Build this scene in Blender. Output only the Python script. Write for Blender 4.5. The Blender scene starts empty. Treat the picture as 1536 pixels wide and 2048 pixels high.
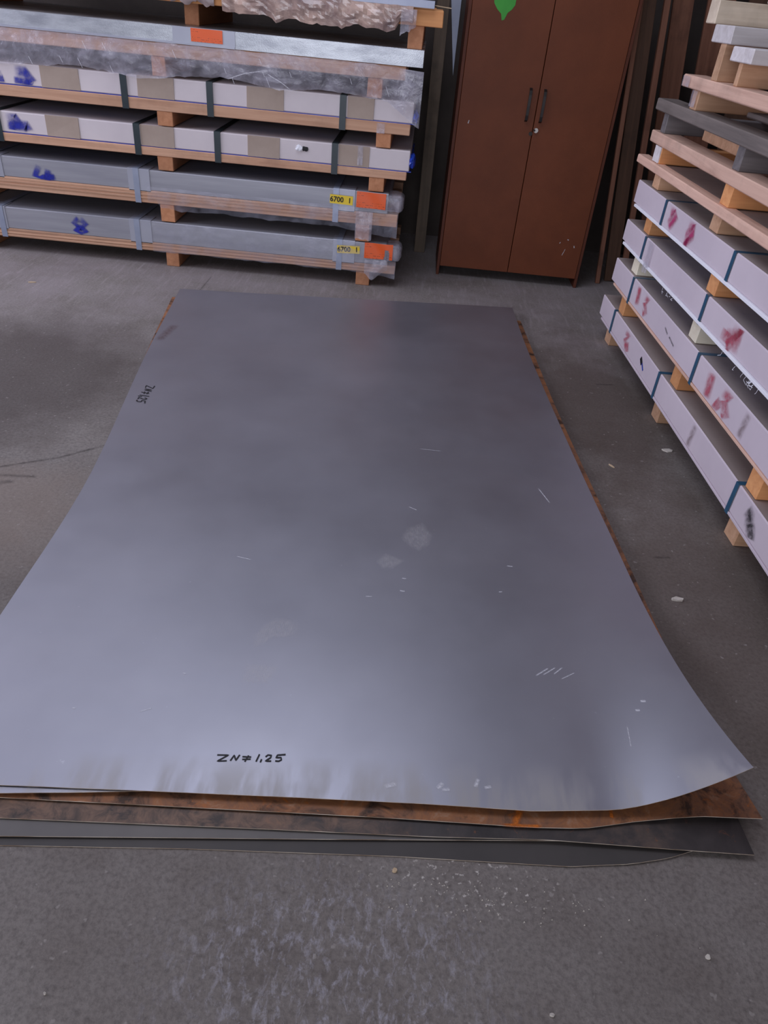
import bpy, bmesh, math, random
from mathutils import Vector, Matrix, noise as mnoise
random.seed(7)
R = math.radians
sc = bpy.context.scene
col = sc.collection

# ------------------------------------------------------------------ camera
F_PX, PITCH, ROLL, CAM_H = 1456.0, R(35.4), R(5.7), 1.5
cd = bpy.data.cameras.new('camera'); cam = bpy.data.objects.new('camera', cd); col.objects.link(cam)
cd.sensor_fit = 'HORIZONTAL'; cd.sensor_width = 36.0; cd.lens = F_PX / 1536 * 36.0
cd.clip_start = 0.02; cd.clip_end = 60
fwd = Vector((0, math.cos(PITCH), -math.sin(PITCH))); r0 = Vector((1, 0, 0)); u0 = r0.cross(fwd)
rt = math.cos(ROLL) * r0 + math.sin(ROLL) * u0
up = -math.sin(ROLL) * r0 + math.cos(ROLL) * u0
M = Matrix((rt, up, -fwd)).transposed().to_4x4(); M.translation = (0, 0, CAM_H)
cam.matrix_world = M
sc.camera = cam

# ------------------------------------------------------------------ light and exposure
sc.view_settings.view_transform = 'Standard'; sc.view_settings.look = 'None'
sc.view_settings.gamma = 1.0; sc.view_settings.use_curve_mapping = False
sc.view_settings.exposure = 0.0
w = bpy.data.worlds.new('world'); sc.world = w; w.use_nodes = True
bg = w.node_tree.nodes['Background']; bg.inputs[0].default_value = (0.55, 0.62, 0.85, 1); bg.inputs[1].default_value = 0.5

def area(name, loc, target, sx, sy, power, color):
    l = bpy.data.lights.new(name, 'AREA'); l.shape = 'RECTANGLE'; l.size = sx; l.size_y = sy
    l.energy = power; l.color = color
    o = bpy.data.objects.new(name, l); col.objects.link(o); o.location = loc
    o.rotation_euler = (Vector(target) - Vector(loc)).to_track_quat('-Z', 'Y').to_euler()
    return o
# daylight through the open gate behind the camera and the window band of the left wall
area('gate_daylight', (-1.2, -4.9, 1.7), (-1.2, 0, 1.7), 4.2, 3.1, 190, (0.88, 0.90, 1.0))
area('window_daylight', (-4.9, 3.0, 2.3), (0, 3.0, 1.6), 4.6, 1.5, 150, (0.80, 0.80, 1.0))
area('added_top_light', (-1.0, 3.0, 4.32), (-1.0, 3.0, 0), 2.6, 1.8, 60, (0.80, 0.84, 1.0))  # unseen overhead light, added to brighten the front of the zinc sheet

# ------------------------------------------------------------------ materials
def lin(c):
    return tuple(((v / 255) / 12.92 if v / 255 <= 0.04045 else ((v / 255 + 0.055) / 1.055) ** 2.4) for v in c) + (1,)

class NT:
    def __init__(s, name):
        s.m = bpy.data.materials.new(name); s.m.use_nodes = True
        s.t = s.m.node_tree; s.n = s.t.nodes; s.b = s.n['Principled BSDF']
    def add(s, typ, **kw):
        nd = s.n.new(typ)
        for k, v in kw.items(): setattr(nd, k, v)
        return nd
    def link(s, a, b): s.t.links.new(a, b)
    def coords(s, out='Object', scale=(1, 1, 1), rot=(0, 0, 0)):
        tc = s.add('ShaderNodeTexCoord'); mp = s.add('ShaderNodeMapping')
        mp.inputs['Scale'].default_value = scale; mp.inputs['Rotation'].default_value = rot
        s.link(tc.outputs[out], mp.inputs['Vector']); return mp.outputs['Vector']
    def noise(s, vec, scale, detail=4, rough=0.55, dist=0.0):
        nd = s.add('ShaderNodeTexNoise'); nd.inputs['Scale'].default_value = scale
        nd.inputs['Detail'].default_value = detail; nd.inputs['Roughness'].default_value = rough
        nd.inputs['Distortion'].default_value = dist
        s.link(vec, nd.inputs['Vector']); return nd.outputs['Fac']
    def ramp(s, fac, stops):
        nd = s.add('ShaderNodeValToRGB'); e = nd.color_ramp.elements
        while len(e) < len(stops): e.new(0.5)
        for i, (p, c) in enumerate(stops):
            e[i].position = p; e[i].color = c if len(c) == 4 else tuple(c) + (1,)
        s.link(fac, nd.inputs['Fac']); return nd.outputs['Color']
    def step(s, fac, a, b):
        nd = s.add('ShaderNodeMapRange'); nd.inputs['From Min'].default_value = a; nd.inputs['From Max'].default_value = b
        s.link(fac, nd.inputs['Value']); return nd.outputs['Result']
    def mix(s, fac, a, b, blend='MIX'):
        nd = s.add('ShaderNodeMix', data_type='RGBA', blend_type=blend)
        for sock, v in ((nd.inputs['Factor'], fac), (nd.inputs['A'], a), (nd.inputs['B'], b)):
            if hasattr(v, 'is_output'): s.link(v, sock)
            else: sock.default_value = v
        return nd.outputs['Result']
    def math(s, op, a, b=0.0):
        nd = s.add('ShaderNodeMath', operation=op)
        for i, v in enumerate((a, b)):
            if hasattr(v, 'is_output'): s.link(v, nd.inputs[i])
            else: nd.inputs[i].default_value = v
        return nd.outputs[0]
    def xyz(s, vec):
        nd = s.add('ShaderNodeSeparateXYZ'); s.link(vec, nd.inputs[0]); return nd.outputs
    def bump(s, h, strength=0.3, dist=0.01):
        nd = s.add('ShaderNodeBump'); nd.inputs['Strength'].default_value = strength; nd.inputs['Distance'].default_value = dist
        s.link(h, nd.inputs['Height']); s.link(nd.outputs['Normal'], s.b.inputs['Normal'])
    def set(s, color=None, rough=None, metal=None, alpha=None, spec=None):
        for k, v in (('Base Color', color), ('Roughness', rough), ('Metallic', metal), ('Alpha', alpha), ('Specular IOR Level', spec)):
            if v is None: continue
            if hasattr(v, 'is_output'): s.link(v, s.b.inputs[k])
            else: s.b.inputs[k].default_value = v
        return s.m

def wood(name, c1, c2, axis='X', rough=0.75, stain=(60, 48, 42), stain_amt=0.25):
    """sawn timber: grain stretched along the piece, knots and dirt"""
    n = NT(name)
    sc_ = {'X': (1.2, 22, 22), 'Y': (22, 1.2, 22), 'Z': (22, 22, 1.2)}[axis]
    info = n.add('ShaderNodeObjectInfo')
    v0 = n.coords('Object', sc_)
    vv = n.add('ShaderNodeVectorMath', operation='ADD'); n.link(v0, vv.inputs[0])
    sh = n.math('MULTIPLY', info.outputs['Random'], 37.0); n.link(sh, vv.inputs[1])
    g = n.noise(vv.outputs[0], 1.6, 6, 0.6, 0.6)
    v1 = n.coords('Object', (1, 1, 1)); v2 = n.add('ShaderNodeVectorMath', operation='ADD'); n.link(v1, v2.inputs[0]); n.link(sh, v2.inputs[1])
    d = n.noise(v2.outputs[0], 5.0, 4, 0.6)
    base = n.ramp(g, [(0.3, lin(c1)), (0.7, lin(c2))])
    dirt = n.math('MULTIPLY', n.step(d, 0.52, 0.75), stain_amt)
    base = n.mix(dirt, base, lin(stain))
    val = n.add('ShaderNodeHueSaturation'); n.link(base, val.inputs['Color'])
    n.link(n.math('ADD', n.math('MULTIPLY', info.outputs['Random'], 0.3), 0.85), val.inputs['Value'])
    n.bump(g, 0.25, 0.004)
    return n.set(val.outputs['Color'], rough, 0)

def plain(name, c1, c2=None, rough=0.7, metal=0.0, scale=6.0, bump=0.0, bscale=60, stretch=(1, 1, 1), lo=0.35, hi=0.65, detail=5, spec=None):
    n = NT(name); c2 = c2 or c1
    v = n.coords('Object', stretch)
    f = n.noise(v, scale, detail, 0.6)
    if bump: n.bump(n.noise(n.coords('Object'), bscale, 3), bump, 0.003)
    return n.set(n.ramp(f, [(lo, lin(c1)), (hi, lin(c2))]), rough, metal, spec=spec)

def film_mat(name, tint=(200, 200, 215), base=0.06, amount=0.28, rough=0.22):
    n = NT(name); n.set(lin(tint), rough, 0)
    n.b.inputs['Specular IOR Level'].default_value = 0.8
    v = n.coords('Object', (1, 1, 1))
    f = n.step(n.noise(v, 7, 4, 0.6, 0.5), 0.38, 0.75)
    fac = n.math('ADD', n.math('MULTIPLY', f, amount), base)
    n.bump(n.noise(v, 18, 4, 0.6, 0.8), 0.55, 0.012)
    tr = n.add('ShaderNodeBsdfTransparent'); mx = n.add('ShaderNodeMixShader')
    n.link(fac, mx.inputs[0]); n.link(tr.outputs[0], mx.inputs[1]); n.link(n.b.outputs[0], mx.inputs[2])
    n.link(mx.outputs[0], n.n['Material Output'].inputs['Surface'])
    return n.m

def decal(name, c, soft=True, strength=0.85, scale=40, rough=0.8, edge=0.5):
    """paint or dust lying on a surface; UV.x runs along, UV.y across (0..1)"""
    n = NT(name)
    uv = n.xyz(n.coords('UV'))
    a = n.math('SUBTRACT', 1.0, n.math('ABSOLUTE', n.math('SUBTRACT', n.math('MULTIPLY', uv[1], 2.0), 1.0)))
    e = n.math('SUBTRACT', 1.0, n.math('ABSOLUTE', n.math('SUBTRACT', n.math('MULTIPLY', uv[0], 2.0), 1.0)))
    a = n.math('MULTIPLY', n.step(a, 0.0, edge), n.step(e, 0.0, 0.25)) if soft else n.math('ADD', 1.0, 0)
    no = n.step(n.noise(n.coords('Object'), scale, 5, 0.7), 0.25, 0.6)
    al = n.math('MULTIPLY', n.math('MULTIPLY', a, no), strength)
    return n.set(lin(c), rough, 0, al)

# concrete floor: grey-brown slab, worn pale patch in front, tyre arcs and drag streaks at the back
def floor_mat():
    n = NT('concrete')
    P = n.coords('Object')
    big = n.noise(P, 0.9, 5, 0.6)
    mid = n.noise(P, 7, 6, 0.65)
    fine = n.noise(P, 90, 4, 0.7)
    c = n.ramp(big, [(0.3, lin((108, 99, 93))), (0.5, lin((128, 120, 114))), (0.7, lin((144, 137, 131)))])
    c = n.mix(n.math('MULTIPLY', n.step(mid, 0.35, 0.7), 0.45), c, lin((148, 142, 137)))
    c = n.mix(n.math('MULTIPLY', n.step(fine, 0.42, 0.72), 0.55), c, lin((74, 67, 64)))
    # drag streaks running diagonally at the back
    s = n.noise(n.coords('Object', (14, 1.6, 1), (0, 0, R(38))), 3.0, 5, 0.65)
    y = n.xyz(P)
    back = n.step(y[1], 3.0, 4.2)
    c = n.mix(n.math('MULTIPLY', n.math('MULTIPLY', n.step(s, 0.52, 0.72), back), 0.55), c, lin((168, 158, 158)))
    c = n.mix(n.math('MULTIPLY', n.math('MULTIPLY', n.step(n.noise(P, 2.6, 6, 0.7), 0.36, 0.62), n.step(y[1], 3.1, 3.9)), 0.45), c, lin((158, 148, 150)))  # back floor paled towards lilac: bluish window light put into the colour
    # dark floor stain left of the sheets, browner floor right of them
    def blob(cx, cy, rx, ry, amt, cc, col_in, wob=0.35):
        dx = n.math('DIVIDE', n.math('SUBTRACT', y[0], cx), rx); dy = n.math('DIVIDE', n.math('SUBTRACT', y[1], cy), ry)
        d = n.math('SQRT', n.math('ADD', n.math('MULTIPLY', dx, dx), n.math('MULTIPLY', dy, dy)))
        d = n.math('ADD', d, n.math('MULTIPLY', n.math('SUBTRACT', n.noise(P, 3.5, 5, 0.65), 0.5), wob * 2))
        return n.mix(n.math('MULTIPLY', n.step(d, 1.0, 0.45), amt), col_in, cc)
    c = blob(-1.75, 2.9, 0.85, 0.8, 0.6, lin((66, 56, 53)), c)
    c = blob(0.95, 3.15, 0.45, 1.0, 0.65, lin((72, 59, 50)), c)
    c = blob(1.05, 1.7, 0.45, 1.0, 0.5, lin((88, 74, 64)), c)
    c = blob(-1.3, 1.9, 0.45, 0.35, 0.4, lin((150, 134, 122)), c, 0.5)
    # pale scuffed lime marks in front of the stack
    curl = n.noise(n.coords('Object', (1.6, 0.8, 1), (0, 0, R(18))), 34, 8, 0.78, 0.5)
    scuff = n.math('MULTIPLY', n.step(curl, 0.50, 0.66), 1.0)
    base = c
    patch = blob(-0.02, 0.62, 0.42, 0.22, 1.0, (1, 1, 1, 1), (0, 0, 0, 1), 0.5)
    c = n.mix(n.math('MULTIPLY', n.math('MULTIPLY', scuff, patch), 0.5), base, lin((196, 194, 205)))
    patch2 = blob(0.25, 0.80, 0.30, 0.09, 1.0, (1, 1, 1, 1), (0, 0, 0, 1), 0.6)
    spots = n.step(n.noise(P, 75, 3, 0.6), 0.60, 0.68)
    c = n.mix(n.math('MULTIPLY', n.math('MULTIPLY', spots, patch2), 0.85), c, lin((205, 198, 190)))
    allspots = n.step(n.noise(P, 48, 2, 0.5), 0.68, 0.74)
    c = n.mix(n.math('MULTIPLY', allspots, 0.35), c, lin((185, 178, 172)))
    n.bump(n.math('ADD', mid, n.math('MULTIPLY', fine, 0.5)), 0.35, 0.006)
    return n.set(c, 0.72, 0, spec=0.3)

def zinc_mat():
    n = NT('zinc_sheet_metal')
    P = n.coords('Object'); y = n.xyz(P)
    big = n.noise(P, 1.5, 4, 0.55)
    band = n.noise(n.coords('Object', (0.7, 6, 1)), 3, 4, 0.5)
    c = n.ramp(big, [(0.3, lin((160, 159, 167))), (0.7, lin((178, 177, 185)))])
    c = n.mix(n.math('MULTIPLY', band, 0.25), c, lin((160, 162, 176)))
    # dust along the front edge
    d = n.noise(n.coords('Object', (6.5, 1.6, 1), (0, 0, R(-24))), 1.6, 5, 0.6, 0.15)
    edge = n.step(n.math('SUBTRACT', y[1], n.math('MULTIPLY', y[0], 0.085)), 1.06, 0.97)
    dust = n.math('MULTIPLY', n.math('MULTIPLY', n.step(d, 0.44, 0.58), edge), 0.42)
    c = n.mix(dust, c, lin((186, 180, 170)))
    fine = n.step(n.noise(P, 55, 3, 0.6), 0.72, 0.78)
    c = n.mix(n.math('MULTIPLY', fine, 0.25), c, lin((225, 225, 230)))
    ro = n.math('ADD', 0.36, n.math('MULTIPLY', n.noise(P, 2.2, 5, 0.6), 0.2))
    ro = n.math('ADD', ro, n.math('MULTIPLY', dust, 0.35))
    me = n.math('SUBTRACT', 0.85, n.math('MULTIPLY', dust, 0.7))
    n.bump(n.noise(P, 1.7, 2, 0.5), 0.05, 0.02)
    return n.set(c, ro, me)

def rust_mat():
    n = NT('rusty_sheet')
    P = n.coords('Object')
    a = n.noise(P, 13, 7, 0.7, 0.8); b = n.noise(P, 24, 5, 0.7, 1.0); d = n.noise(P, 9, 6, 0.65, 0.5)
    c = n.ramp(a, [(0.32, lin((72, 54, 42))), (0.46, lin((136, 94, 68))), (0.58, lin((158, 104, 66))), (0.70, lin((170, 134, 108)))])
    c = n.mix(n.step(b, 0.60, 0.72), c, lin((190, 108, 42)))
    c = n.mix(n.math('MULTIPLY', n.step(d, 0.55, 0.64), 0.85), c, lin((46, 36, 30)))
    n.bump(b, 0.2, 0.003)
    return n.set(c, 0.62, 0.15)

def dark_sheet_mat():
    n = NT('mill_scale_sheet')
    P = n.coords('Object')
    a = n.noise(P, 5, 6, 0.65, 0.6); b = n.noise(P, 22, 5, 0.7, 0.8)
    c = n.ramp(a, [(0.35, lin((44, 40, 40))), (0.55, lin((70, 64, 62))), (0.72, lin((104, 88, 78)))])
    c = n.mix(n.step(b, 0.62, 0.74), c, lin((150, 92, 56)))
    wear = n.step(n.math('ADD', n.xyz(P)[0], n.math('MULTIPLY', n.noise(P, 6, 5, 0.6), 1.2)), 0.85, 0.35)
    c = n.mix(n.math('MULTIPLY', wear, 0.75), c, n.ramp(b, [(0.35, lin((60, 46, 38))), (0.6, lin((132, 100, 78)))]))
    return n.set(c, 0.5, 0.15)

MT = {}
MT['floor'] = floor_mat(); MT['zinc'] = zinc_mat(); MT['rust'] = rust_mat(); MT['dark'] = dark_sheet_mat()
MT['grey_sheet'] = plain('grey_steel_sheet', (98, 94, 92), (114, 109, 105), 0.6, 0.1, 3.0)
MT['low_sheet'] = plain('dark_steel_sheet', (66, 62, 60), (78, 73, 70), 0.6, 0.1, 3.0)
MT['edge'] = plain('cut_edge', (236, 222, 204), (150, 124, 100), 0.45, 0.1, 9)
MT['wall'] = plain('plaster_wall', (66, 58, 54), (84, 75, 69), 0.9, 0, 2.5, 0.4, 20)
MT['ceiling'] = plain('ceiling_panels', (150, 148, 150), (170, 168, 170), 0.9, 0, 1.5)
MT['frame'] = plain('window_frame_paint', (120, 120, 122), None, 0.6)
MT['wood'] = wood('pine_beam', (178, 134, 106), (206, 164, 134), 'X')
MT['woodp'] = wood('pine_beam_pink', (200, 160, 140), (228, 190, 168), 'Y')
MT['woodo'] = wood('orange_block', (206, 140, 88), (226, 164, 108), 'X', stain_amt=0.1)
MT['woodc'] = wood('cream_block', (226, 214, 186), (240, 232, 210), 'X', stain_amt=0.08)
MT['woodt'] = wood('tan_runner', (182, 122, 84), (204, 144, 104), 'Y')
MT['woodtx'] = wood('tan_runner_cross', (190, 146, 112), (214, 172, 138), 'X')
MT['woodtc'] = wood('pale_crosswise_timber', (202, 184, 160), (222, 206, 184), 'X')
MT['woodw'] = wood('white_board', (206, 198, 196), (232, 226, 226), 'X', stain=(120, 108, 108), stain_amt=0.5)
MT['woodg'] = wood('weathered_beam', (96, 88, 84), (122, 112, 106), 'Y')
MT['woodgx'] = wood('weathered_block', (96, 90, 90), (122, 116, 116), 'X')
MT['boardbrown'] = wood('brown_board', (122, 80, 62), (150, 102, 80), 'Z', stain=(50, 34, 28), stain_amt=0.5)
MT['boarddark'] = wood('dark_board', (84, 60, 46), (106, 76, 58), 'Z', stain=(40, 32, 28), stain_amt=0.5)
MT['postwood'] = wood('post_timber', (86, 74, 62), (108, 92, 77), 'Z', stain=(46, 40, 34), stain_amt=0.6)
MT['cab'] = plain('brown_laminate', (102, 53, 31), (114, 60, 35), 0.5, 0, 3.0, 0.12, 300, spec=0.25)
MT['cabd'] = plain('brown_laminate_edge', (84, 44, 30), (96, 50, 34), 0.55, 0, 4.0, spec=0.25)
MT['handle'] = plain('dark_handle', (40, 34, 32), None, 0.4, 0.3)
MT['lock'] = plain('lock_metal', (190, 186, 180), None, 0.3, 0.9)
MT['card'] = plain('white_cardboard', (206, 196, 198), (218, 208, 208), 0.75, 0, 2.0)
MT['cardl'] = plain('pale_lilac_cardboard', (202, 189, 197), (212, 199, 206), 0.72, 0, 2.0)
MT['cardlid'] = plain('brown_grey_lid', (150, 136, 130), (164, 150, 144), 0.8, 0, 3.0)
MT['lip'] = plain('white_foam_lip', (238, 238, 244), (246, 246, 250), 0.7)
MT['brown'] = plain('brown_cardboard', (164, 146, 132), (176, 158, 144), 0.8, 0, 5.0)
MT['steelwrap'] = plain('steel_wrap', (150, 150, 158), (168, 168, 174), 0.5, 0.35, 2.0, stretch=(0.5, 1, 9))
MT['steelplate'] = plain('steel_corner_plate', (166, 168, 180), (178, 180, 190), 0.42, 0.4, 3.0)
MT['galv'] = plain('galvanised_face', (162, 165, 172), (202, 206, 210), 0.36, 0.6, 9.0, 0.25, 220, stretch=(0.6, 1, 2))
MT['galvd'] = plain('galvanised_profile', (140, 146, 164), (156, 160, 176), 0.4, 0.4, 4.0)
MT['strapd'] = plain('dark_green_strap', (38, 48, 52), (46, 58, 62), 0.4)
MT['strapb'] = plain('blue_green_strap', (40, 78, 104), (48, 92, 120), 0.32)
MT['strapg'] = plain('grey_steel_strap', (150, 158, 178), (166, 174, 192), 0.4, 0.4)
MT['blue'] = plain('blue_film', (24, 44, 150), (40, 78, 190), 0.25, 0, 14)
MT['yellow'] = plain('yellow_label', (232, 200, 44), (240, 208, 60), 0.5)
MT['ink'] = plain('black_ink', (22, 20, 24), None, 0.6)
MT['film'] = film_mat('clear_film')
MT['film2'] = film_mat('milky_film', (206, 202, 214), 0.22, 0.42, 0.2)
MT['paper'] = plain('torn_wrap_paper', (120, 98, 96), (206, 176, 160), 0.24, 0, 6.0, 0.7, 30, spec=0.8)
MT['paperd'] = plain('torn_wrap_film', (120, 104, 104), (160, 142, 138), 0.35, 0, 9.0, 0.5, 40)
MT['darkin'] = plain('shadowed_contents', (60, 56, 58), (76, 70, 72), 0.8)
MT['bluespray'] = decal('blue_spray', (34, 44, 158), strength=0.95, edge=0.55, scale=12)
MT['redspray'] = decal('red_spray', (190, 78, 98), strength=0.8, edge=0.75, scale=22)
MT['pinkspray'] = decal('pink_spray', (186, 48, 108), strength=0.85, edge=0.7, scale=22)
MT['blacksmudge'] = decal('black_smudge', (30, 26, 32), strength=0.8, edge=0.8, scale=60)
MT['dust'] = decal('shoe_dust', (244, 240, 236), strength=0.19, edge=0.35, scale=60)
MT['scratch'] = decal('bright_scratch', (240, 240, 245), strength=0.8, edge=0.8, scale=120)
MT['dirt'] = decal('brown_dirt', (112, 84, 80), strength=0.45, edge=0.8, scale=50)
MT['rustdrip'] = decal('orange_rust_drip', (214, 116, 34), strength=0.95, edge=0.6, scale=50)
MT['tyre'] = decal('dark_tyre_mark', (40, 33, 32), strength=0.42, edge=1.0, scale=30)
MT['green'] = plain('green_paint', (40, 140, 36), (54, 160, 44), 0.5)
MT['crumb'] = plain('plaster_crumb', (190, 182, 170), (214, 206, 196), 0.9)
MT['splinter'] = plain('wood_chip', (196, 172, 140), None, 0.8)

def tread():
    m = MT['dust']; nt = m.node_tree; wv = nt.nodes.new('ShaderNodeTexWave'); tc = nt.nodes.new('ShaderNodeTexCoord')
    wv.inputs['Scale'].default_value = 55; wv.inputs['Distortion'].default_value = 6; wv.inputs['Detail Scale'].default_value = 2.5
    mr = nt.nodes.new('ShaderNodeMapRange'); mr.inputs['To Min'].default_value = .45
    ml = nt.nodes.new('ShaderNodeMath'); ml.operation = 'MULTIPLY'; al = nt.nodes['Principled BSDF'].inputs['Alpha']
    src = al.links[0].from_socket
    nt.links.new(tc.outputs['Object'], wv.inputs['Vector']); nt.links.new(wv.outputs['Fac'], mr.inputs['Value'])
    nt.links.new(src, ml.inputs[0]); nt.links.new(mr.outputs[0], ml.inputs[1]); nt.links.new(ml.outputs[0], al)
tread()
def orange_mat():
    n = NT('orange_label')
    uv = n.coords('UV'); x = n.xyz(uv)
    # small print too fine to read: broken rows
    rows = n.step(n.math('SINE', n.math('MULTIPLY', x[1], 44.0)), 0.55, 0.75)
    br = n.step(n.noise(n.coords('UV', (26, 7, 1)), 1.0, 2, 0.5), 0.52, 0.58)
    area_ = n.math('MAXIMUM', n.math('LESS_THAN', x[1], 0.34), n.math('MULTIPLY', n.math('GREATER_THAN', x[1], 0.72), n.math('LESS_THAN', x[0], 0.25)))
    f = n.math('MULTIPLY', n.math('MULTIPLY', rows, br), area_)
    c = n.mix(n.math('MULTIPLY', f, 0.75), lin((236, 96, 36)), lin((80, 34, 20)))
    return n.set(c, 0.35, 0)
MT['orange'] = orange_mat()

# ------------------------------------------------------------------ helpers
OFF = {}
ZR = {}
def link(o, parent=None):
    col.objects.link(o)
    if parent is not None: o.parent = parent
    return o
def tag(o, label=None, cat=None, group=None, kind=None):
    if label: o['label'] = label
    if cat: o['category'] = cat
    if group: o['group'] = group
    if kind: o['kind'] = kind
    return o
RFRAME = Matrix.Translation((1.32, 0, 0)) @ Matrix.Rotation(0.0517, 4, 'Z')
def thing(name, off, label, cat, group=None, right=False):
    o = bpy.data.objects.new(name, None); o.empty_display_size = 0.1
    col.objects.link(o); off = Vector(off)
    if right:
        m = RFRAME @ Matrix.Translation(off); o.location = m.translation; o.rotation_euler = (0, 0, 0.0517)
    else: o.location = off
    OFF[o.name] = off
    return tag(o, label, cat, group)
def put(o, parent, loc):
    """place o at frame coordinate loc under parent"""
    loc = Vector(loc)
    if parent is None: o.location = loc
    else:
        o.location = loc - OFF[parent.name]; OFF[o.name] = loc
    return link(o, parent)
def mesh_obj(name, verts, faces, mat, parent=None, origin=None, uvs=None, smooth=False):
    vs = [Vector(v) for v in verts]
    if origin is None:
        lo = Vector([min(v[i] for v in vs) for i in range(3)]); hi = Vector([max(v[i] for v in vs) for i in range(3)])
        origin = (lo + hi) / 2
    origin = Vector(origin)
    me = bpy.data.meshes.new(name); me.from_pydata([tuple(v - origin) for v in vs], [], faces); me.materials.append(mat)
    if uvs:
        ul = me.uv_layers.new(name='UVMap')
        for lp in me.loops: ul.data[lp.index].uv = uvs[lp.vertex_index]
    if smooth:
        for p in me.polygons: p.use_smooth = True
    me.update()
    return put(bpy.data.objects.new(name, me), parent, origin)
def box(name, b, mat, parent=None, bevel=0.003, jit=0.0, mats=None):
    x0, x1, y0, y1, z0, z1 = b
    c = Vector(((x0 + x1) / 2, (y0 + y1) / 2, (z0 + z1) / 2))
    bm = bmesh.new()
    vs = []
    for x in (x0, x1):
        for y in (y0, y1):
            for z in (z0, z1):
                j = Vector((random.uniform(-jit, jit), random.uniform(-jit, jit), 0)) if jit else Vector()
                vs.append(bm.verts.new(Vector((x, y, z)) - c + j))
    for f in ((0, 1, 3, 2), (4, 6, 7, 5), (0, 4, 5, 1), (2, 3, 7, 6), (0, 2, 6, 4), (1, 5, 7, 3)): bm.faces.new([vs[i] for i in f])
    bm.normal_update()
    if bevel: bmesh.ops.bevel(bm, geom=list(bm.edges), offset=bevel, segments=1, affect='EDGES', profile=0.5)
    bmesh.ops.recalc_face_normals(bm, faces=list(bm.faces))
    me = bpy.data.meshes.new(name); me.materials.append(mat)
    if mats:
        me.materials.append(mats)
        for f in bm.faces:
            if f.normal.z > 0.9: f.material_index = 1
    bm.to_mesh(me); bm.free()
    return put(bpy.data.objects.new(name, me), parent, c)
def ribbon(name, pts, width, mat, parent, normal, lift=0.0012, taper=0.0):
    """a painted stroke lying on a face: pts in frame coordinates"""
    P = [Vector(p) for p in pts]; N = Vector(normal); vs = []; uv = []; fs = []
    # resample
    Q = []
    for a, b in zip(P, P[1:]):
        k = max(1, int((b - a).length / max(width * 0.6, 1e-4)))
        Q += [a.lerp(b, i / k) for i in range(k)]
    Q.append(P[-1]); n = len(Q)
    for i, q in enumerate(Q):
        t = (Q[min(i + 1, n - 1)] - Q[max(i - 1, 0)]).normalized(); s = t.cross(N).normalized() * width / 2
        vs += [q + s + N * lift, q - s + N * lift]; uv += [(i / max(n - 1, 1), 0), (i / max(n - 1, 1), 1)]
        if i: fs.append((2 * i - 2, 2 * i - 1, 2 * i + 1, 2 * i))
    return mesh_obj(name, vs, fs, mat, parent, uvs=uv)
def multi_ribbon(name, strokes, width, mat, parent, normal, lift=0.0012, zr=None):
    vs, uv, fs = [], [], []; N = Vector(normal)
    for k_, pts in enumerate(strokes):
        P = [Vector(p) for p in pts]; Q = []
        for a, b in zip(P, P[1:]):
            k = max(1, int((b - a).length / max(width * 0.8, 1e-4))); Q += [a.lerp(b, i / k) for i in range(k)]
        Q.append(P[-1]); n = len(Q); o = len(vs)
        for i, q in enumerate(Q):
            t = (Q[min(i + 1, n - 1)] - Q[max(i - 1, 0)]).normalized(); s = t.cross(N).normalized() * width / 2
            L = lift + 0.00006 * k_
            vs += [q + s + N * L, q - s + N * L]; u_ = i / max(n - 1, 1); uv += [(u_, 0), (u_, 1)]
            if zr:
                for q_ in vs[-2:]: q_.z = min(max(q_.z, zr[0]), zr[1])
            if i: fs.append((o + 2 * i - 2, o + 2 * i - 1, o + 2 * i + 1, o + 2 * i))
    return mesh_obj(name, vs, fs, mat, parent, uvs=uv)
def grid(name, fn, nu, nv, mat, parent=None, smooth=True, drop=None):
    vs = []; uv = []; fs = []
    for j in range(nv + 1):
        for i in range(nu + 1):
            u, v = i / nu, j / nv; vs.append(fn(u, v)); uv.append((u, v))
    for j in range(nv):
        for i in range(nu):
            if drop and drop((i + .5) / nu, (j + .5) / nv): continue
            a = j * (nu + 1) + i; fs.append((a, a + 1, a + nu + 2, a + nu + 1))
    return mesh_obj(name, vs, fs, mat, parent, uvs=uv, smooth=smooth)
def nz(x, y, z, s=1.0): return mnoise.noise(Vector((x * s, y * s, z * s)))
def loop_strap(name, b, width_axis, c, wd, mat, parent, t=0.0015):
    """a closed flat band around box b (frame coords), centred at c on width_axis"""
    x0, x1, y0, y1, z0, z1 = b
    if width_axis == 'x': prof = [(y0, z0), (y1, z0), (y1, z1), (y0, z1)]
    else: prof = [(x0, z0), (x1, z0), (x1, z1), (x0, z1)]
    vs, fs = [], []
    for k, g in enumerate((0.0, t)):
        for s in (-wd / 2, wd / 2):
            for (p, q), (sp, sq) in zip(prof, ((-1, -1), (1, -1), (1, 1), (-1, 1))):
                a, z = p + sp * g, q + sq * g
                vs.append((c + s, a, z) if width_axis == 'x' else (a, c + s, z))
    for i in range(4):
        j = (i + 1) % 4
        fs += [(8 + i, 8 + j, 12 + j, 12 + i), (i, 4 + i, 4 + j, j), (i, j, 8 + j, 8 + i), (4 + i, 12 + i, 12 + j, 4 + j)]
    return mesh_obj(name, vs, fs, mat, parent)
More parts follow.
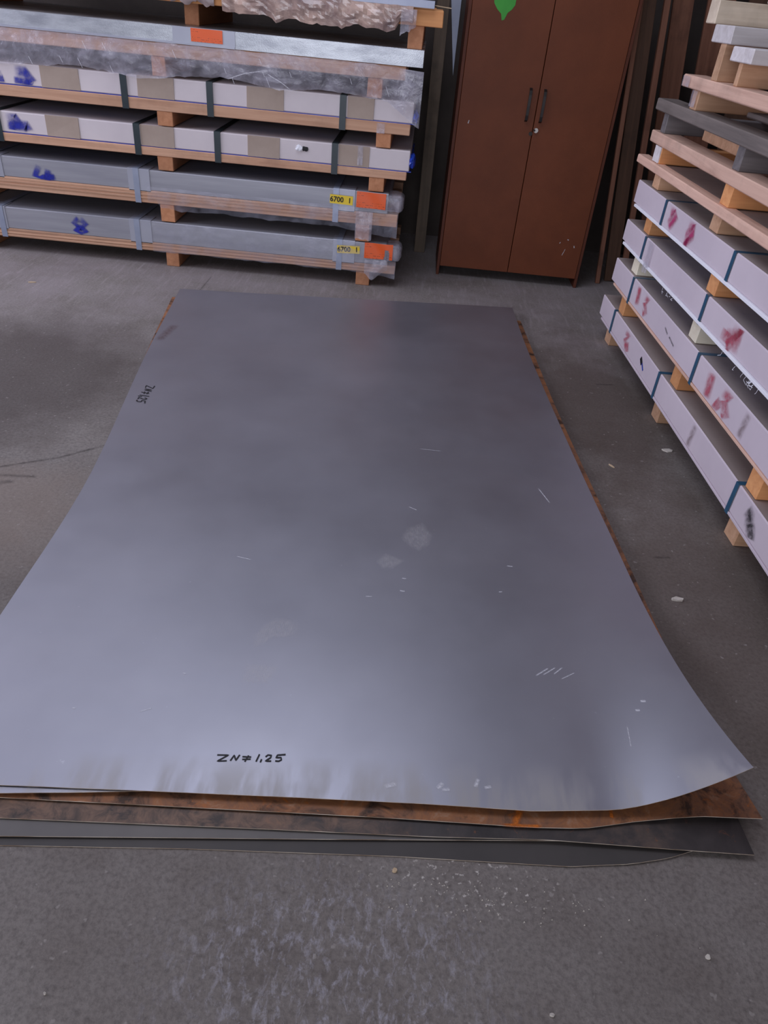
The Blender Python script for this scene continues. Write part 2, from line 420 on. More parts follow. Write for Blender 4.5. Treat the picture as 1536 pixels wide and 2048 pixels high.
def text_mesh(name, s, size, mat, parent, loc, rot):
    cu = bpy.data.curves.new('tmp', 'FONT'); cu.body = s; cu.size = size; cu.align_x = 'CENTER'; cu.align_y = 'CENTER'; cu.resolution_u = 3; cu.offset = size * .022
    o = bpy.data.objects.new('tmp', cu); col.objects.link(o)
    dg = bpy.context.evaluated_depsgraph_get(); me = bpy.data.meshes.new_from_object(o.evaluated_get(dg))
    bpy.data.objects.remove(o); bpy.data.curves.remove(cu)
    me.materials.clear(); me.materials.append(mat); me.name = name
    ob = bpy.data.objects.new(name, me); ob.rotation_euler = rot
    return put(ob, parent, loc)

# ------------------------------------------------------------------ the hall
def plane(name, vs, mat, label=None):
    o = mesh_obj(name, vs, [(0, 1, 2, 3)], mat, None, origin=(0, 0, 0)); o['kind'] = 'structure'; return o
XL, XR, YB, YF, ZC = -5.0, 3.2, 5.85, -5.0, 4.3
def slab(name, b, mat):
    o = box(name, b, mat, None, bevel=0); o['kind'] = 'structure'; return o
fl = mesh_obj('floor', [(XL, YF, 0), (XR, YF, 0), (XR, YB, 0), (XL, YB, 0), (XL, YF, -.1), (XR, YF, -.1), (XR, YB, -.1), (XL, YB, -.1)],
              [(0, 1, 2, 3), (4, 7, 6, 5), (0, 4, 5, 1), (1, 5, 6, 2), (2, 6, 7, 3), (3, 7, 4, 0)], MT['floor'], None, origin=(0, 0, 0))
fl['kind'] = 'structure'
RX0, RX1, RY0, RY1 = -2.35, .35, 2.05, 3.95  # ceiling opening added to hold the overhead light
bm = bmesh.new()
for (a, b, c_, d_) in ((XL - .2, RX0, YF - .2, YB + .2), (RX1, XR + .2, YF - .2, YB + .2), (RX0, RX1, YF - .2, RY0), (RX0, RX1, RY1, YB + .2)):
    bmesh.ops.create_cube(bm, size=1, matrix=Matrix.Translation(((a + b) / 2, (c_ + d_) / 2, ZC + .075)) @ Matrix.Diagonal((b - a, d_ - c_, .15, 1)))
me = bpy.data.meshes.new('ceiling'); me.materials.append(MT['ceiling']); bm.to_mesh(me); bm.free()
o = bpy.data.objects.new('ceiling', me); col.objects.link(o); o['kind'] = 'structure'
slab('wall_back', (XL - .2, XR + .2, YB, YB + .2, 0, ZC), MT['wall'])
slab('wall_right', (XR, XR + .2, YF, YB, 0, ZC), MT['wall'])
def holed_wall(name, axis, pos, a0, a1, h0, h1, z0, z1):
    """wall with one rectangular opening, as one mesh of four blocks"""
    bm = bmesh.new()
    for (p, q, zz0, zz1) in ((a0, h0, 0, ZC), (h1, a1, 0, ZC), (h0, h1, 0, z0), (h0, h1, z1, ZC)):
        if q - p < .01 or zz1 - zz0 < .01: continue
        c = ((p + q) / 2, (zz0 + zz1) / 2); m = Matrix.Translation((pos, c[0], c[1]) if axis == 'x' else (c[0], pos, c[1]))
        s = (.2, q - p, zz1 - zz0) if axis == 'x' else (q - p, .2, zz1 - zz0)
        bmesh.ops.create_cube(bm, size=1, matrix=m @ Matrix.Diagonal((*s, 1)))
    me = bpy.data.meshes.new(name); me.materials.append(MT['wall']); bm.to_mesh(me); bm.free()
    o = bpy.data.objects.new(name, me); col.objects.link(o); o['kind'] = 'structure'; return o
holed_wall('wall_left', 'x', XL - .1, YF - .2, YB + .2, 0.6, 5.4, 1.5, 3.1)
holed_wall('wall_front', 'y', YF - .1, XL, XR, -3.4, 1.0, 0.0, 3.4)

# ------------------------------------------------------------------ sheets lying on the floor
def lerp_poly(pts, t):
    for (a, pa), (b, pb) in zip(pts, pts[1:]):
        if t <= b: return Vector(pa).lerp(Vector(pb), (t - a) / (b - a) if b > a else 0)
    return Vector(pts[-1][1])
def sheet(name, mat, left, right, front, zf, th, nu=48, nv=60, label=None, cat='metal sheet', group=None):
    """left/right: polylines (t, (x,y)) from back to front; front: (s, dy) offsets added to the front rows"""
    def plan(u, v):
        e = min(.07, v, 1 - v)
        sm = lambda c_: (lerp_poly(c_, v - e) + lerp_poly(c_, v - e / 2) + lerp_poly(c_, v) + lerp_poly(c_, v + e / 2) + lerp_poly(c_, v + e)) / 5
        p = sm(left).lerp(sm(right), u)
        w_ = max(0.0, (v - 0.9) / 0.1)
        p.y += lerp_poly([(s, (0, d)) for s, d in front], u).y * w_ ** 1.5
        return p
    vs, fs = [], []
    vv = [1 - (1 - j / nv) ** 1.35 for j in range(nv + 1)]
    uu = [1 - (1 - i / nu) ** 1.25 for i in range(nu + 1)]
    for k in (0, 1):
        for v in vv:
            for u in uu:
                p = plan(u, v); z = zf(p.x, p.y, u, v); vs.append((p.x, p.y, z + (th if k == 0 else 0)))
    W = nu + 1; N = W * (nv + 1)
    for j in range(nv):
        for i in range(nu):
            a = j * W + i
            fs.append((a, a + W, a + W + 1, a + 1)); b = a + N; fs.append((b, b + 1, b + W + 1, b + W))
    nf = len(fs)
    def rim(q):
        o_ = len(vs); vs.extend(vs[k] for k in q); fs.append((o_, o_ + 1, o_ + 2, o_ + 3))
    for i in range(nu): rim((i, i + 1, i + 1 + N, i + N)); rim((nv * W + i, nv * W + i + N, nv * W + i + 1 + N, nv * W + i + 1))
    for j in range(nv): rim((j * W, j * W + N, (j + 1) * W + N, (j + 1) * W)); rim((j * W + nu, (j + 1) * W + nu, (j + 1) * W + nu + N, j * W + nu + N))
    o = mesh_obj(name, vs, fs, mat, None, origin=(0, 0, 0))
    o.data.materials.append(MT['edge'])
    for p in o.data.polygons:
        if p.index < nf: p.use_smooth = True
        else: p.material_index = 1
    OFF[o.name] = Vector((0, 0, 0))
    return tag(o, label, cat, group)
def curl(x, y, cx, cy, rx, ry, h):
    a = max(0.0, 1 - (cx - x) / rx); b = max(0.0, 1 - (y - cy) / ry)
    return h * min(a, 1.1) ** 2 * min(b, 1.1) ** 2
def top_z(x, y, u=0, v=0):
    return 0.0335 + 0.003 * math.sin(x * 2.1 + 0.4) * math.sin(y * 1.7) + curl(x, y, .865, 1.03, .31, .87, .142)
def mk(pts):   # arc-length-free parameter from y
    y0, y1 = pts[0][1], pts[-1][1]
    return [((y0 - p[1]) / (y0 - y1), p) for p in pts]
L0 = [(-1.284, 4.051), (-1.234, 3.604), (-1.197, 3.246), (-1.119, 2.678), (-1.054, 2.226), (-1.024, 1.90), (-1.018, 1.40), (-1.0, .875)]
R0 = [(.640, 4.28), (.660, 3.72), (.705, 3.1), (.765, 2.34), (.807, 1.9), (.826, 1.61), (.842, 1.40), (.852, 1.25), (.866, 1.03)]
zinc = sheet('zinc_sheet', MT['zinc'], mk(L0), mk(R0), [(0, 0.012), (.25, 0.003), (.45, -.006), (.62, -.016), (.75, -.028), (.86, -.02), (1, 0)], top_z, .0016,
             label='large bare zinc-grey metal sheet on top of the floor pile, corner curled up, handwritten ZN', cat='metal sheet')
def shift(pts, dx, dy): return [(p[0] + dx, p[1] + dy) for p in pts]
sheet('zinc_sheet', MT['zinc'], mk(shift(L0, .012, -.012)), mk(shift(R0[:-1], -.012, -.03) + [(.83, 1.06)]), [(0, -.004), (.2, 0.0), (.4, .008), (1, .02)],
      lambda x, y, u, v: top_z(x, y) - .0045, .0016, label='second zinc-grey metal sheet showing only a pale lip at the front left', cat='metal sheet')
LR = [(-1.30, 3.95), (-1.215, 3.30), (-1.125, 2.70), (-1.05, 2.2), (-1.015, 1.6), (-.99, .862)]
RR = [(.676, 4.12), (.735, 3.05), (.793, 2.34), (.832, 1.9), (.864, 1.4), (.897, 1.2), (.940, 1.012)]
def rust_z(x, y, u, v):
    k = max(0, 1 - abs(x - .80) / .18) * max(0, 1 - (y - .95) / .35)
    return .0175 + .0015 * math.sin(x * 2.1 + .4) * math.sin(y * 1.7) + .014 * k
rusty = sheet('rusty_sheet', MT['rust'], mk(LR), mk(RR), [(0, 0.008), (.3, -.008), (.55, -.022), (.72, -.036), (.78, -.035), (.84, -.016), (.9, -.006), (1, 0.0)], rust_z, .002,
      label='rusty brown steel sheet directly under the zinc sheets with an orange drip', cat='metal sheet')
for pts, wd in (([(.395, 1.0), (.372, .97), (.362, .945), (.36, .928)], .022), ([(.33, .932), (.42, .938)], .010), ([(.585, 1.0), (.583, .975)], .012)):
    multi_ribbon('rust_drip', [[(x, y, rust_z(x, y, 0, 0) + .002) for x, y in pts]], wd, MT['rustdrip'], rusty, (0, 0, 1), .0012)['label'] = 'bright orange rust drip'
LD = [(-1.27, 3.9), (-1.0, 1.8), (-.97, .825)]; RD = [(.62, 4.1), (.78, 2.3), (.87, 1.2), (.893, .925)]
sheet('dark_sheet', MT['dark'], mk(LD), mk(RD), [(0, 0.0), (.4, .005), (.62, .006), (.75, .012), (.9, .004), (1, 0)],
      lambda x, y, u, v: .0115 + .001 * math.sin(x * 2.1 + .4) * math.sin(y * 1.7), .002, label='blackened steel sheet between the rusty sheet and the grey sheets', cat='metal sheet')
LG = [(-1.25, 3.85), (-.99, 1.8), (-.96, .780)]; RG = [(.60, 4.05), (.76, 2.3), (.83, 1.2), (.85, .955)]
sheet('grey_sheet', MT['grey_sheet'], mk(LG), mk(RG), [(0, 0.0), (.5, -.002), (1, 0)], lambda x, y, u, v: .0065, .002,
      label='light grey steel sheet, second from the bottom of the floor pile', cat='metal sheet')
LB = [(-1.24, 3.8), (-.98, 1.8), (-.95, .766)]; RB = [(.58, 4.0), (.70, 2.3), (.765, 1.2), (.785, .936)]
sheet('dark_grey_sheet', MT['low_sheet'], mk(LB), mk(RB), [(0, 0.0), (.35, -.008), (.6, -.022), (.72, -.034), (.82, -.044), (.9, -.038), (.95, -.025), (1, 0)],
      lambda x, y, u, v: .0008 + .003 * max(0, 1 - (.8 - x) / .6) * max(0, 1 - (y - .85) / .5), .002, label='dark grey steel sheet at the very bottom with a rounded front corner', cat='metal sheet')

# handwriting ZN=/1,25 in marker
GL = [[(205, 185), (350, 188), (215, 265), (335, 262)], [(380, 262), (425, 190), (450, 258), (495, 185)], [(530, 210), (645, 215)], [(530, 245), (640, 242)],
      [(610, 195), (565, 275)], [(750, 180), (710, 275)], [(780, 245), (765, 285)], [(830, 215), (860, 190), (905, 195), (895, 225), (830, 268), (905, 270)],
      [(1090, 185), (985, 192), (965, 225), (1030, 225), (1035, 255), (1000, 272), (955, 268)]]
def writing(o, ax, ay, sx, sy, wd):
    st = []
    for s in GL:
        q = []
        for (a, b) in s:
            X = o[0] + ax[0] * (a - 200) * sx + ay[0] * (270 - b) * sy; Y = o[1] + ax[1] * (a - 200) * sx + ay[1] * (270 - b) * sy
            q.append((X, Y, top_z(X, Y) + .0016))
        st.append(q)
    return multi_ribbon('handwriting', st, wd, MT['ink'], zinc, (0, 0, 1), .0009)
writing((-.327, 1.011), (.993, .118), (-.15, .985), .000178, .000208, .0037)['label'] = 'black marker writing ZN 1,25 near the front edge'
writing((-1.078, 2.822), (.06, -.998), (.998, .06), .000185, .00044, .0048)['label'] = 'small black marker writing ZN 1,25 by the left edge'
def onsheet(pts): return [(x, y, top_z(x, y) + .0016) for x, y in pts]
# dusty shoe prints, dirt and scratches on the top sheet
for pts in ([(-.318, 1.368), (-.328, 1.407), (-.312, 1.455), (-.275, 1.496), (-.225, 1.495), (-.199, 1.471), (-.204, 1.432), (-.229, 1.417), (-.266, 1.416), (-.286, 1.395), (-.291, 1.379)],
            [(-.329, 1.247), (-.323, 1.315), (-.275, 1.32), (-.235, 1.316), (-.237, 1.285), (-.251, 1.25), (-.3, 1.241)],
            [(.059, 1.922), (.083, 1.986), (.135, 2.029), (.173, 1.962), (.163, 1.897), (.125, 1.854), (.086, 1.884)],
            [(-.013, 1.787), (.018, 1.837), (.088, 1.808), (.047, 1.758), (.01, 1.753)]):
    n_ = len(pts); c_ = [sum(p[k] for p in pts) / n_ for k in (0, 1)]
    if n_ > 9: c_ = [-.272, 1.447]
    vs = [(x, y, top_z(x, y) + .0024) for x, y in [tuple(c_)] + pts]
    mesh_obj('shoe_print', vs, [(0, k + 1, (k + 1) % n_ + 1) for k in range(n_)], MT['dust'], zinc, uvs=[(.5, .5)] + [(.5, 0)] * n_)['label'] = 'dusty pale shoe print'
multi_ribbon('dirt_smear', [onsheet([(-1.155, 3.52), (-1.175, 3.30)])], .055, MT['dirt'], zinc, (0, 0, 1), .0008)
def px_scr(c, a, l, wd):
    dx, dy = math.cos(a) * l / 2, math.sin(a) * l / 2
    multi_ribbon('scratch', [onsheet([(c[0] - dx, c[1] - dy), (c[0] + dx, c[1] + dy)])], wd, MT['scratch'], zinc, (0, 0, 1), .0008)
for c, a, l, wd in (((.584, 2.27), 1.9, .10, .006), ((.47, 1.385), .7, .05, .006), ((.49, 1.39), .7, .05, .005), ((.515, 1.395), .8, .04, .005), ((.54, 1.38), .6, .05, .004),
                    ((.076, .992), .4, .03, .014), ((.19, 1.003), .9, .022, .014), ((.203, .995), .2, .02, .01), ((.275, 1.02), 1.2, .025, .012), ((.30, 1.012), .3, .018, .01),
                    ((.079, 1.659), 0, .016, .008), ((.082, 1.718), 0, .014, .006), ((.661, 1.187), 1.5, .07, .004), ((-.53, 1.135), .5, .03, .004), ((-.47, 1.26), 0, .008, .006),
                    ((-.42, 1.74), -.2, .05, .004), ((.1, 2.1), -.5, .035, .004), ((.72, 1.30), 0, .014, .01), ((.70, 1.27), 0, .012, .009), ((.16, 2.52), 0, .09, .003),
                    ((.42, 1.83), 0, .02, .006), ((-.02, 1.62), .1, .02, .005), ((.38, 1.70), .3, .012, .006), ((-.70, 1.12), 0, .008, .005)):
    px_scr(c, a, l, wd)

# ------------------------------------------------------------------ stack of packages along the back (left)
YF0, YD = 4.53, 5.55
def spray(parent, strokes, wd, mat, y=YF0, lab=None):
    o = multi_ribbon('spray_mark', [[(x, y, z) for x, z in s] for s in strokes], wd, mat, parent, (0, -1, 0), .0015, ZR[parent.name])
    if lab: o['label'] = lab
    return o
def base_frame(t, zb, zt, beam_z, runners, x0, x1, mat_b=MT['wood'], mat_r=MT['woodt'], ry=0.0):
    """cross runners carrying long beams; zb floor/top below, beam_z beam bottom, zt beam top"""
    for (a, b) in runners:
        box('runner', (a, b, YF0 + ry, YD - .02, zb, beam_z), mat_r, t, .003, .0015)
    for k, y in enumerate((YF0 - .004, YF0 + .33, YF0 + .64, YD - .1)):
        box('beam', (x0, x1, y, y + .09, beam_z, zt), mat_b, t, .003, .0015)
XE = -3.05
# lowest two: steel-wrapped bundles
def steel_package(zb, bz, z0, z1, runners, xe, label, plates, straps, seed):
    t = thing('steel_package', (-1.55, 5.0, zb), label, 'package', 'strapped packages stacked along the back wall')
    ZR[t.name] = (z0, z1 - .004)
    base_frame(t, zb, z0, bz, runners, XE, xe - .03)
    box('bundle', (XE, xe - .09, YF0 - .002, YD, z0, z1), MT['steelwrap'], t, .004)
    # thin reddish laths between the bundle and the beam
    for k in range(3):
        box('lath', (XE + .02 + .05 * k, xe - .1 - .03 * k, YF0 - .006 - .001 * k, YF0 + .0, z0 - .012 - .017 * k, z0 - .002 - .017 * k), MT['wood'], t, .001)
    for (a, b) in plates:
        box('corner_plate', (a, b, YF0 - .006, YF0 + .10, z0 - .008, z1 + .003), MT['steelplate'], t, .0015)
    for s in straps:
        loop_strap('strap', (0, 0, YF0 - .008, YD + .004, bz, z1 + .004), 'x', s, .034, MT['strapg'], t)
    return t
def end_roll(t, x0, x1, z0, z1):
    """film-wrapped end of the bundle: puffy rounded block"""
    def fn(u, v):
        a = v * 2 * math.pi; x = x0 + (x1 - x0) * u
        k = 1.0 if u < .75 else math.sqrt(max(0, 1 - ((u - .75) / .25) ** 2)) * .45 + .55
        ca, sa = math.cos(a), math.sin(a); e = .35
        cy = math.copysign(abs(ca) ** e, ca); cz = math.copysign(abs(sa) ** e, sa)
        y = YF0 + .075 + cy * .08 * k; z = (z0 + z1) / 2 + cz * (z1 - z0) / 2 * k
        d = .006 * nz(x, y, z, 40)
        return (x + d, y + d, z + d)
    return grid('wrapped_end', fn, 16, 24, MT['film2'], t)
def front_film(name, t, x0, x1, top, bot, amp=.012, mat=None, nu=60, nv=10, out=.010, seed=0.0, smooth=True):
    """clinging or sagging film in front of a package"""
    def fn(u, v):
        x = x0 + (x1 - x0) * u; zt, zb_ = top(u), bot(u); z = zt + (zb_ - zt) * v
        d = amp * nz(x + seed, z * 3, seed, 9) + amp * .5 * nz(x, z, seed + 3, 30)
        return (x, YF0 - out - abs(d) - amp * .6 * math.sin(v * math.pi), z + .3 * d)
    return grid(name, fn, nu, nv, mat or MT['film'], t, smooth)
def torn(fb, a, s, sd):  # ragged edge
    return lambda u: fb(u) + a * nz(u * s, sd, 0, 1) + a * .5 * nz(u * s * 3.1, sd + 7, 0, 1)

p1 = steel_package(0, .085, .135, .260, [(-1.505, -1.425), (-.321, -.235), (-2.70, -2.61)], -.052,
                   'grey steel-wrapped package at the bottom of the left stack, yellow label 6700 1', [(-1.715, -1.58), (-.47, -.335), (-2.62, -2.47)], [-1.667, -.43, -2.50], 1)
p2 = steel_package(.266, .365, .435, .547, [(-1.515, -1.43), (-.337, -.255), (-2.72, -2.63)], -.064,
                   'grey steel-wrapped package second from the floor in the left stack, yellow label 6700 1', [(-1.69, -1.56), (-.475, -.35), (-2.58, -2.43)], [-1.640, -.463, -2.50], 2)
for t, z0, z1, xe in ((p1, .160, .256, -.052), (p2, .445, .543, -.064)):
    end_roll(t, xe - .12, xe, z0, z1)
front_film('film', p2, -1.58, -.09, lambda u: .46, torn(lambda u: .34 - .05 * max(0, (u - .75) * 3.2) + (.035 if u < .05 else 0), .012, 9, 1), .010, seed=1)
front_film('film', p1, -1.58, -.08, lambda u: .262, torn(lambda u: .085 - .03 * max(0, (u - .8) * 4), .010, 8, 2), .008, seed=4)
front_film('film_tail', p2, -.34, -.24, lambda u: .44, torn(lambda u: .28, .012, 3, 5), .02, MT['film2'], 10, 10, .016, 6)
front_film('film_tail', p1, -.27, -.13, lambda u: .17, lambda u: .045 + .10 * abs(u - .35), .02, MT['film2'], 12, 10, .012, 9)
def label_quad(name, t, cx, cz, wd, ht, rot, mat, y, fold=0.0, n=8, notch=False):
    def fn(u, v):
        a = (u - .5) * wd; b = (v - .5) * ht
        return (cx + a * math.cos(rot) - b * math.sin(rot), y - fold * (math.sin(u * 7 + v * 3) * .5 + .5), cz + a * math.sin(rot) + b * math.cos(rot))
    drop = (lambda u, v: v < .62 and abs(u - .80) < .10 - .05 * v) if notch else None
    return grid(name, fn, n * (3 if notch else 1), n * (2 if notch else 1), mat, t, True, drop)
def yellow(t, cx, cz, wd, ht, rot):
    l = label_quad('label', t, cx, cz, wd, ht, rot, MT['yellow'], YF0 - .0135, .001, 4); l['label'] = 'yellow label printed 6700 1'
    for s, dx, sz in (('6700', -.20, .040), ('1', .36, .040)):
        text_mesh('printed_number', s, sz, MT['ink'], t, (cx + dx * wd * math.cos(rot), YF0 - .0158, cz + dx * wd * math.sin(rot) - .001), (R(90), -rot, 0))
yellow(p2, -.430, .493, .135, .049, R(-1)); yellow(p1, -.374, .213, .138, .046, R(3))
label_quad('label', p2, -.255, .506, .172, .088, R(-.5), MT['orange'], YF0 - .020, .004, 10)['label'] = 'crumpled orange label'
label_quad('label', p1, -.190, .221, .172, .092, R(0), MT['orange'], YF0 - .020, .006, 12, True)['label'] = 'torn orange label with a slot missing'
spray(p2, [[(-2.21, .515), (-2.245, .455), (-2.20, .445), (-2.12, .452)], [(-2.16, .50), (-2.175, .44), (-2.17, .415)], [(-2.19, .462), (-2.13, .452)]], .05, MT['bluespray'], YF0 - .003, 'blue spray-painted number')
spray(p1, [[(-2.02, .235), (-2.055, .205), (-2.02, .180), (-1.985, .205), (-2.02, .235)], [(-2.02, .18), (-2.05, .16), (-2.02, .135), (-1.99, .16), (-2.02, .18)]], .052, MT['bluespray'], YF0 - .003, 'blue spray-painted number')

# two white cardboard packages
def white_package(zb, bz, z0, z1, runners, xe, label, straps, patches, left_end, mrun):
    t = thing('cardboard_package', (-1.55, 5.0, zb), label, 'package', 'strapped packages stacked along the back wall')
    ZR[t.name] = (z0 + .006, z1 - .004)
    base_frame(t, zb, z0, bz, runners, XE, xe - .012, MT['wood'], mrun)
    box('carton', (XE, xe, YF0 + .002, YD, z0 + .004, z1), MT['card'], t, .004)
    box('blue_liner', (XE, xe + .012, YF0 + .004, YD - .02, z0, z0 + .004), MT['blue'], t, 0)
    for (a, b) in patches:
        box('cardboard_patch', (a, b, YF0 - .0015, YF0 + .004, z0 + .004, z1 + .0015), MT['brown'], t, .0005, .002)
    for s in straps:
        loop_strap('strap', (0, 0, YF0 - .006, YD + .004, bz - .001, z1 + .003), 'x', s, .036, MT['strapd'], t)
    return t
p3 = white_package(.553, .628, .672, .782, [(-1.504, -1.417), (-.276, -.189), (-2.7, -2.61)], -.052,
                   'white carton package with a torn hole, third from the floor in the left stack', [-1.61, -1.15, -.48, -2.405],
                   [(-2.13, -1.94), (-1.589, -1.397), (-.978, -.796), (-.459, -.283)], 0, MT['woodt'])
p4 = white_package(.787, .86, .916, 1.023, [(-1.484, -1.397), (-.252, -.168), (-2.7, -2.61)], -.055,
                   'white carton package under the hanging clear film in the left stack', [-1.655, -1.18, -.445, -2.44],
                   [(-2.115, -1.902), (-1.581, -1.378), (-.976, -.774), (-.419, -.274)], 0, MT['woodt'])
spray(p4, [[(-2.36, .985), (-2.36, .94), (-2.325, .945)], [(-2.26, .99), (-2.20, .985), (-2.17, .95), (-2.20, .925), (-2.16, .915)], [(-2.27, .93), (-2.18, .925)]], .068, MT['bluespray'], YF0 + .0, 'blue spray-painted number')
spray(p3, [[(-2.36, .765), (-2.30, .77), (-2.285, .74), (-2.33, .715), (-2.33, .69)], [(-2.33, .72), (-2.24, .715), (-2.235, .69)]], .068, MT['bluespray'], YF0 + .0, 'blue spray-painted number')
def crumple(name, t, c, r, mat, seed, nu=12, nv=8):
    def fn(u, v):
        a = u * 2 * math.pi; b = (v - .5) * math.pi
        d = 1 + .45 * nz(math.cos(a) * math.cos(b) + seed, math.sin(a) * math.cos(b), math.sin(b), 2.2)
        return (c[0] + r[0] * d * math.cos(a) * math.cos(b), c[1] + r[1] * d * math.sin(a) * math.cos(b), c[2] + r[2] * d * math.sin(b))
    return grid(name, fn, nu, nv, mat, t, False)
crumple('blue_film_end', p4, (-.045, YF0 + .06, .945), (.022, .07, .034), MT['blue'], 2)
crumple('blue_film_end', p3, (-.042, YF0 + .06, .725), (.024, .07, .038), MT['blue'], 5)
# torn hole in the lower white carton: curled flap over a dark pocket
crumple('torn_flap', p3, (-.685, YF0 - .004, .744), (.020, .006, .016), MT['lip'], 3)
crumple('torn_hole', p3, (-.652, YF0 - .001, .742), (.022, .003, .012), MT['ink'], 8)
# shiny tape pieces
label_quad('tape', p3, -.335, .735, .03, .10, 0, MT['film2'], YF0 - .003, .003, 6)
label_quad('tape', p4, -.23, .885, .045, .05, 0, MT['film2'], YF0 - .008, .003, 6)

# galvanised package with hanging film
p5 = thing('galvanised_package', (-1.5, 5.0, 1.028), 'bright galvanised steel package with orange label and hanging clear film', 'package', 'strapped packages stacked along the back wall')
for a, b in ((-1.492, -1.415), (-.318, -.235), (-2.7, -2.61)): box('runner', (a, b, YF0, YD - .02, 1.028, 1.122), MT['woodt'], p5, .003, .0015)
for y in (YF0 - .004, YF0 + .4, YD - .1): box('beam', (XE, -.116, y, y + .09, 1.122, 1.188), MT['wood'], p5, .003, .0015)
box('steel_tray', (XE, -.028, YF0 - .010, YD, 1.188, 1.268), MT['galv'], p5, .0015)
box('overlap_plate', (-1.36, -1.028, YF0 - .0125, YF0 + .05, 1.198, 1.2675), MT['steelplate'], p5, .0008)
box('tray_flange', (XE, -1.03, YF0 - .015, YF0 - .0101, 1.188, 1.199), MT['steelplate'], p5, .0008)
label_quad('label', p5, -1.178, 1.2365, .168, .060, R(0), MT['orange'], YF0 - .0155, .0006, 4)['label'] = 'orange label with small print'
def fb(u):
    x = -2.6 + u * 2.58
    return 1.03 + (.022 * max(0, 1 - abs(x + 1.02) / .22) ** .5 if x > -1.3 else 0) - (.11 * max(0, (x + .20) / .16) if x > -.2 else 0) + (.012 * math.sin(x * 9))
front_film('hanging_film', p5, -2.6, -.02, lambda u: 1.186 - .02 * max(0, (u - .9) * 8), torn(fb, .010, 26, 3), .016, MT['film2'], 120, 14, .012, 2)['label'] = 'loose clear plastic film'
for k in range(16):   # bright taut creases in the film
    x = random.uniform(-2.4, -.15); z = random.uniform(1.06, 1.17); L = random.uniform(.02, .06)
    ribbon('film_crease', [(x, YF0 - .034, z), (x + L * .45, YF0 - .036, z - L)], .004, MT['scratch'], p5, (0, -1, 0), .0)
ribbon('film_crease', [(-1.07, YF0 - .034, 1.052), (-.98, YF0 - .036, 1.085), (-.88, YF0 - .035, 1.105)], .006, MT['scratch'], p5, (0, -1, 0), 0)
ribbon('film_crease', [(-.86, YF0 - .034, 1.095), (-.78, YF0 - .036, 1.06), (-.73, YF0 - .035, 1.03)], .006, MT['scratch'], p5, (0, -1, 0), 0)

# topmost package: torn brown wrap, dark underside
p6 = thing('torn_package', (-1.5, 5.0, 1.268), 'topmost left package in torn crumpled brown wrap with a plank end sticking out', 'package', 'strapped packages stacked along the back wall')
for a, b in ((-.122, -.042), (-1.35, -1.27), (-2.7, -2.61)): box('runner', (a, b, YF0 + (.02 if a > -1 else .2), YD - .02, 1.268, 1.372), MT['woodt'], p6, .003, .0015)
for y in (YF0 + .01, YF0 + .4, YD - .1): box('plank', (XE, .052, y, y + .12, 1.372, 1.446), MT['woodo'], p6, .003, .0015)
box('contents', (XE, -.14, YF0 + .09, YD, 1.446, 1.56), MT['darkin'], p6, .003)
box('steel_profile', (-2.2, .002, YF0 - .012, YF0 + .08, 1.450, 1.484), MT['galvd'], p6, .0015)
box('steel_profile', (-2.2, -.1, YF0 - .004, YF0 + .085, 1.484, 1.57), MT['galvd'], p6, .0015)
ribbon('wire', [(-.01, YF0 + .03, 1.466), (.05, YF0 + .025, 1.462), (.088, YF0 + .02, 1.460)], .004, MT['splinter'], p6, (0, -1, 0), 0)
front_film('torn_wrap', p6, -1.09, -.105, lambda u: 1.452, torn(lambda u: 1.335 + .035 * abs(u - .55) + (.03 if u > .93 else 0), .022, 12, 8), .016, MT['paper'], 46, 8, .010, 5, False)['label'] = 'crumpled torn brown wrapping'
front_film('torn_wrap', p6, -1.42, -1.13, lambda u: 1.475, torn(lambda u: 1.385 - .02 * u, .03, 5, 11), .016, MT['paperd'], 30, 10, .012, 12)['label'] = 'torn hanging wrapping scrap'
front_film('torn_wrap', p6, -2.6, -1.75, lambda u: 1.48, torn(lambda u: 1.405, .02, 9, 14), .016, MT['film2'], 40, 8, .012, 15)
front_film('torn_wrap', p6, -.165, -.085, lambda u: 1.44, torn(lambda u: 1.32 + .05 * u, .02, 4, 21), .014, MT['film2'], 10, 10, .02, 18)

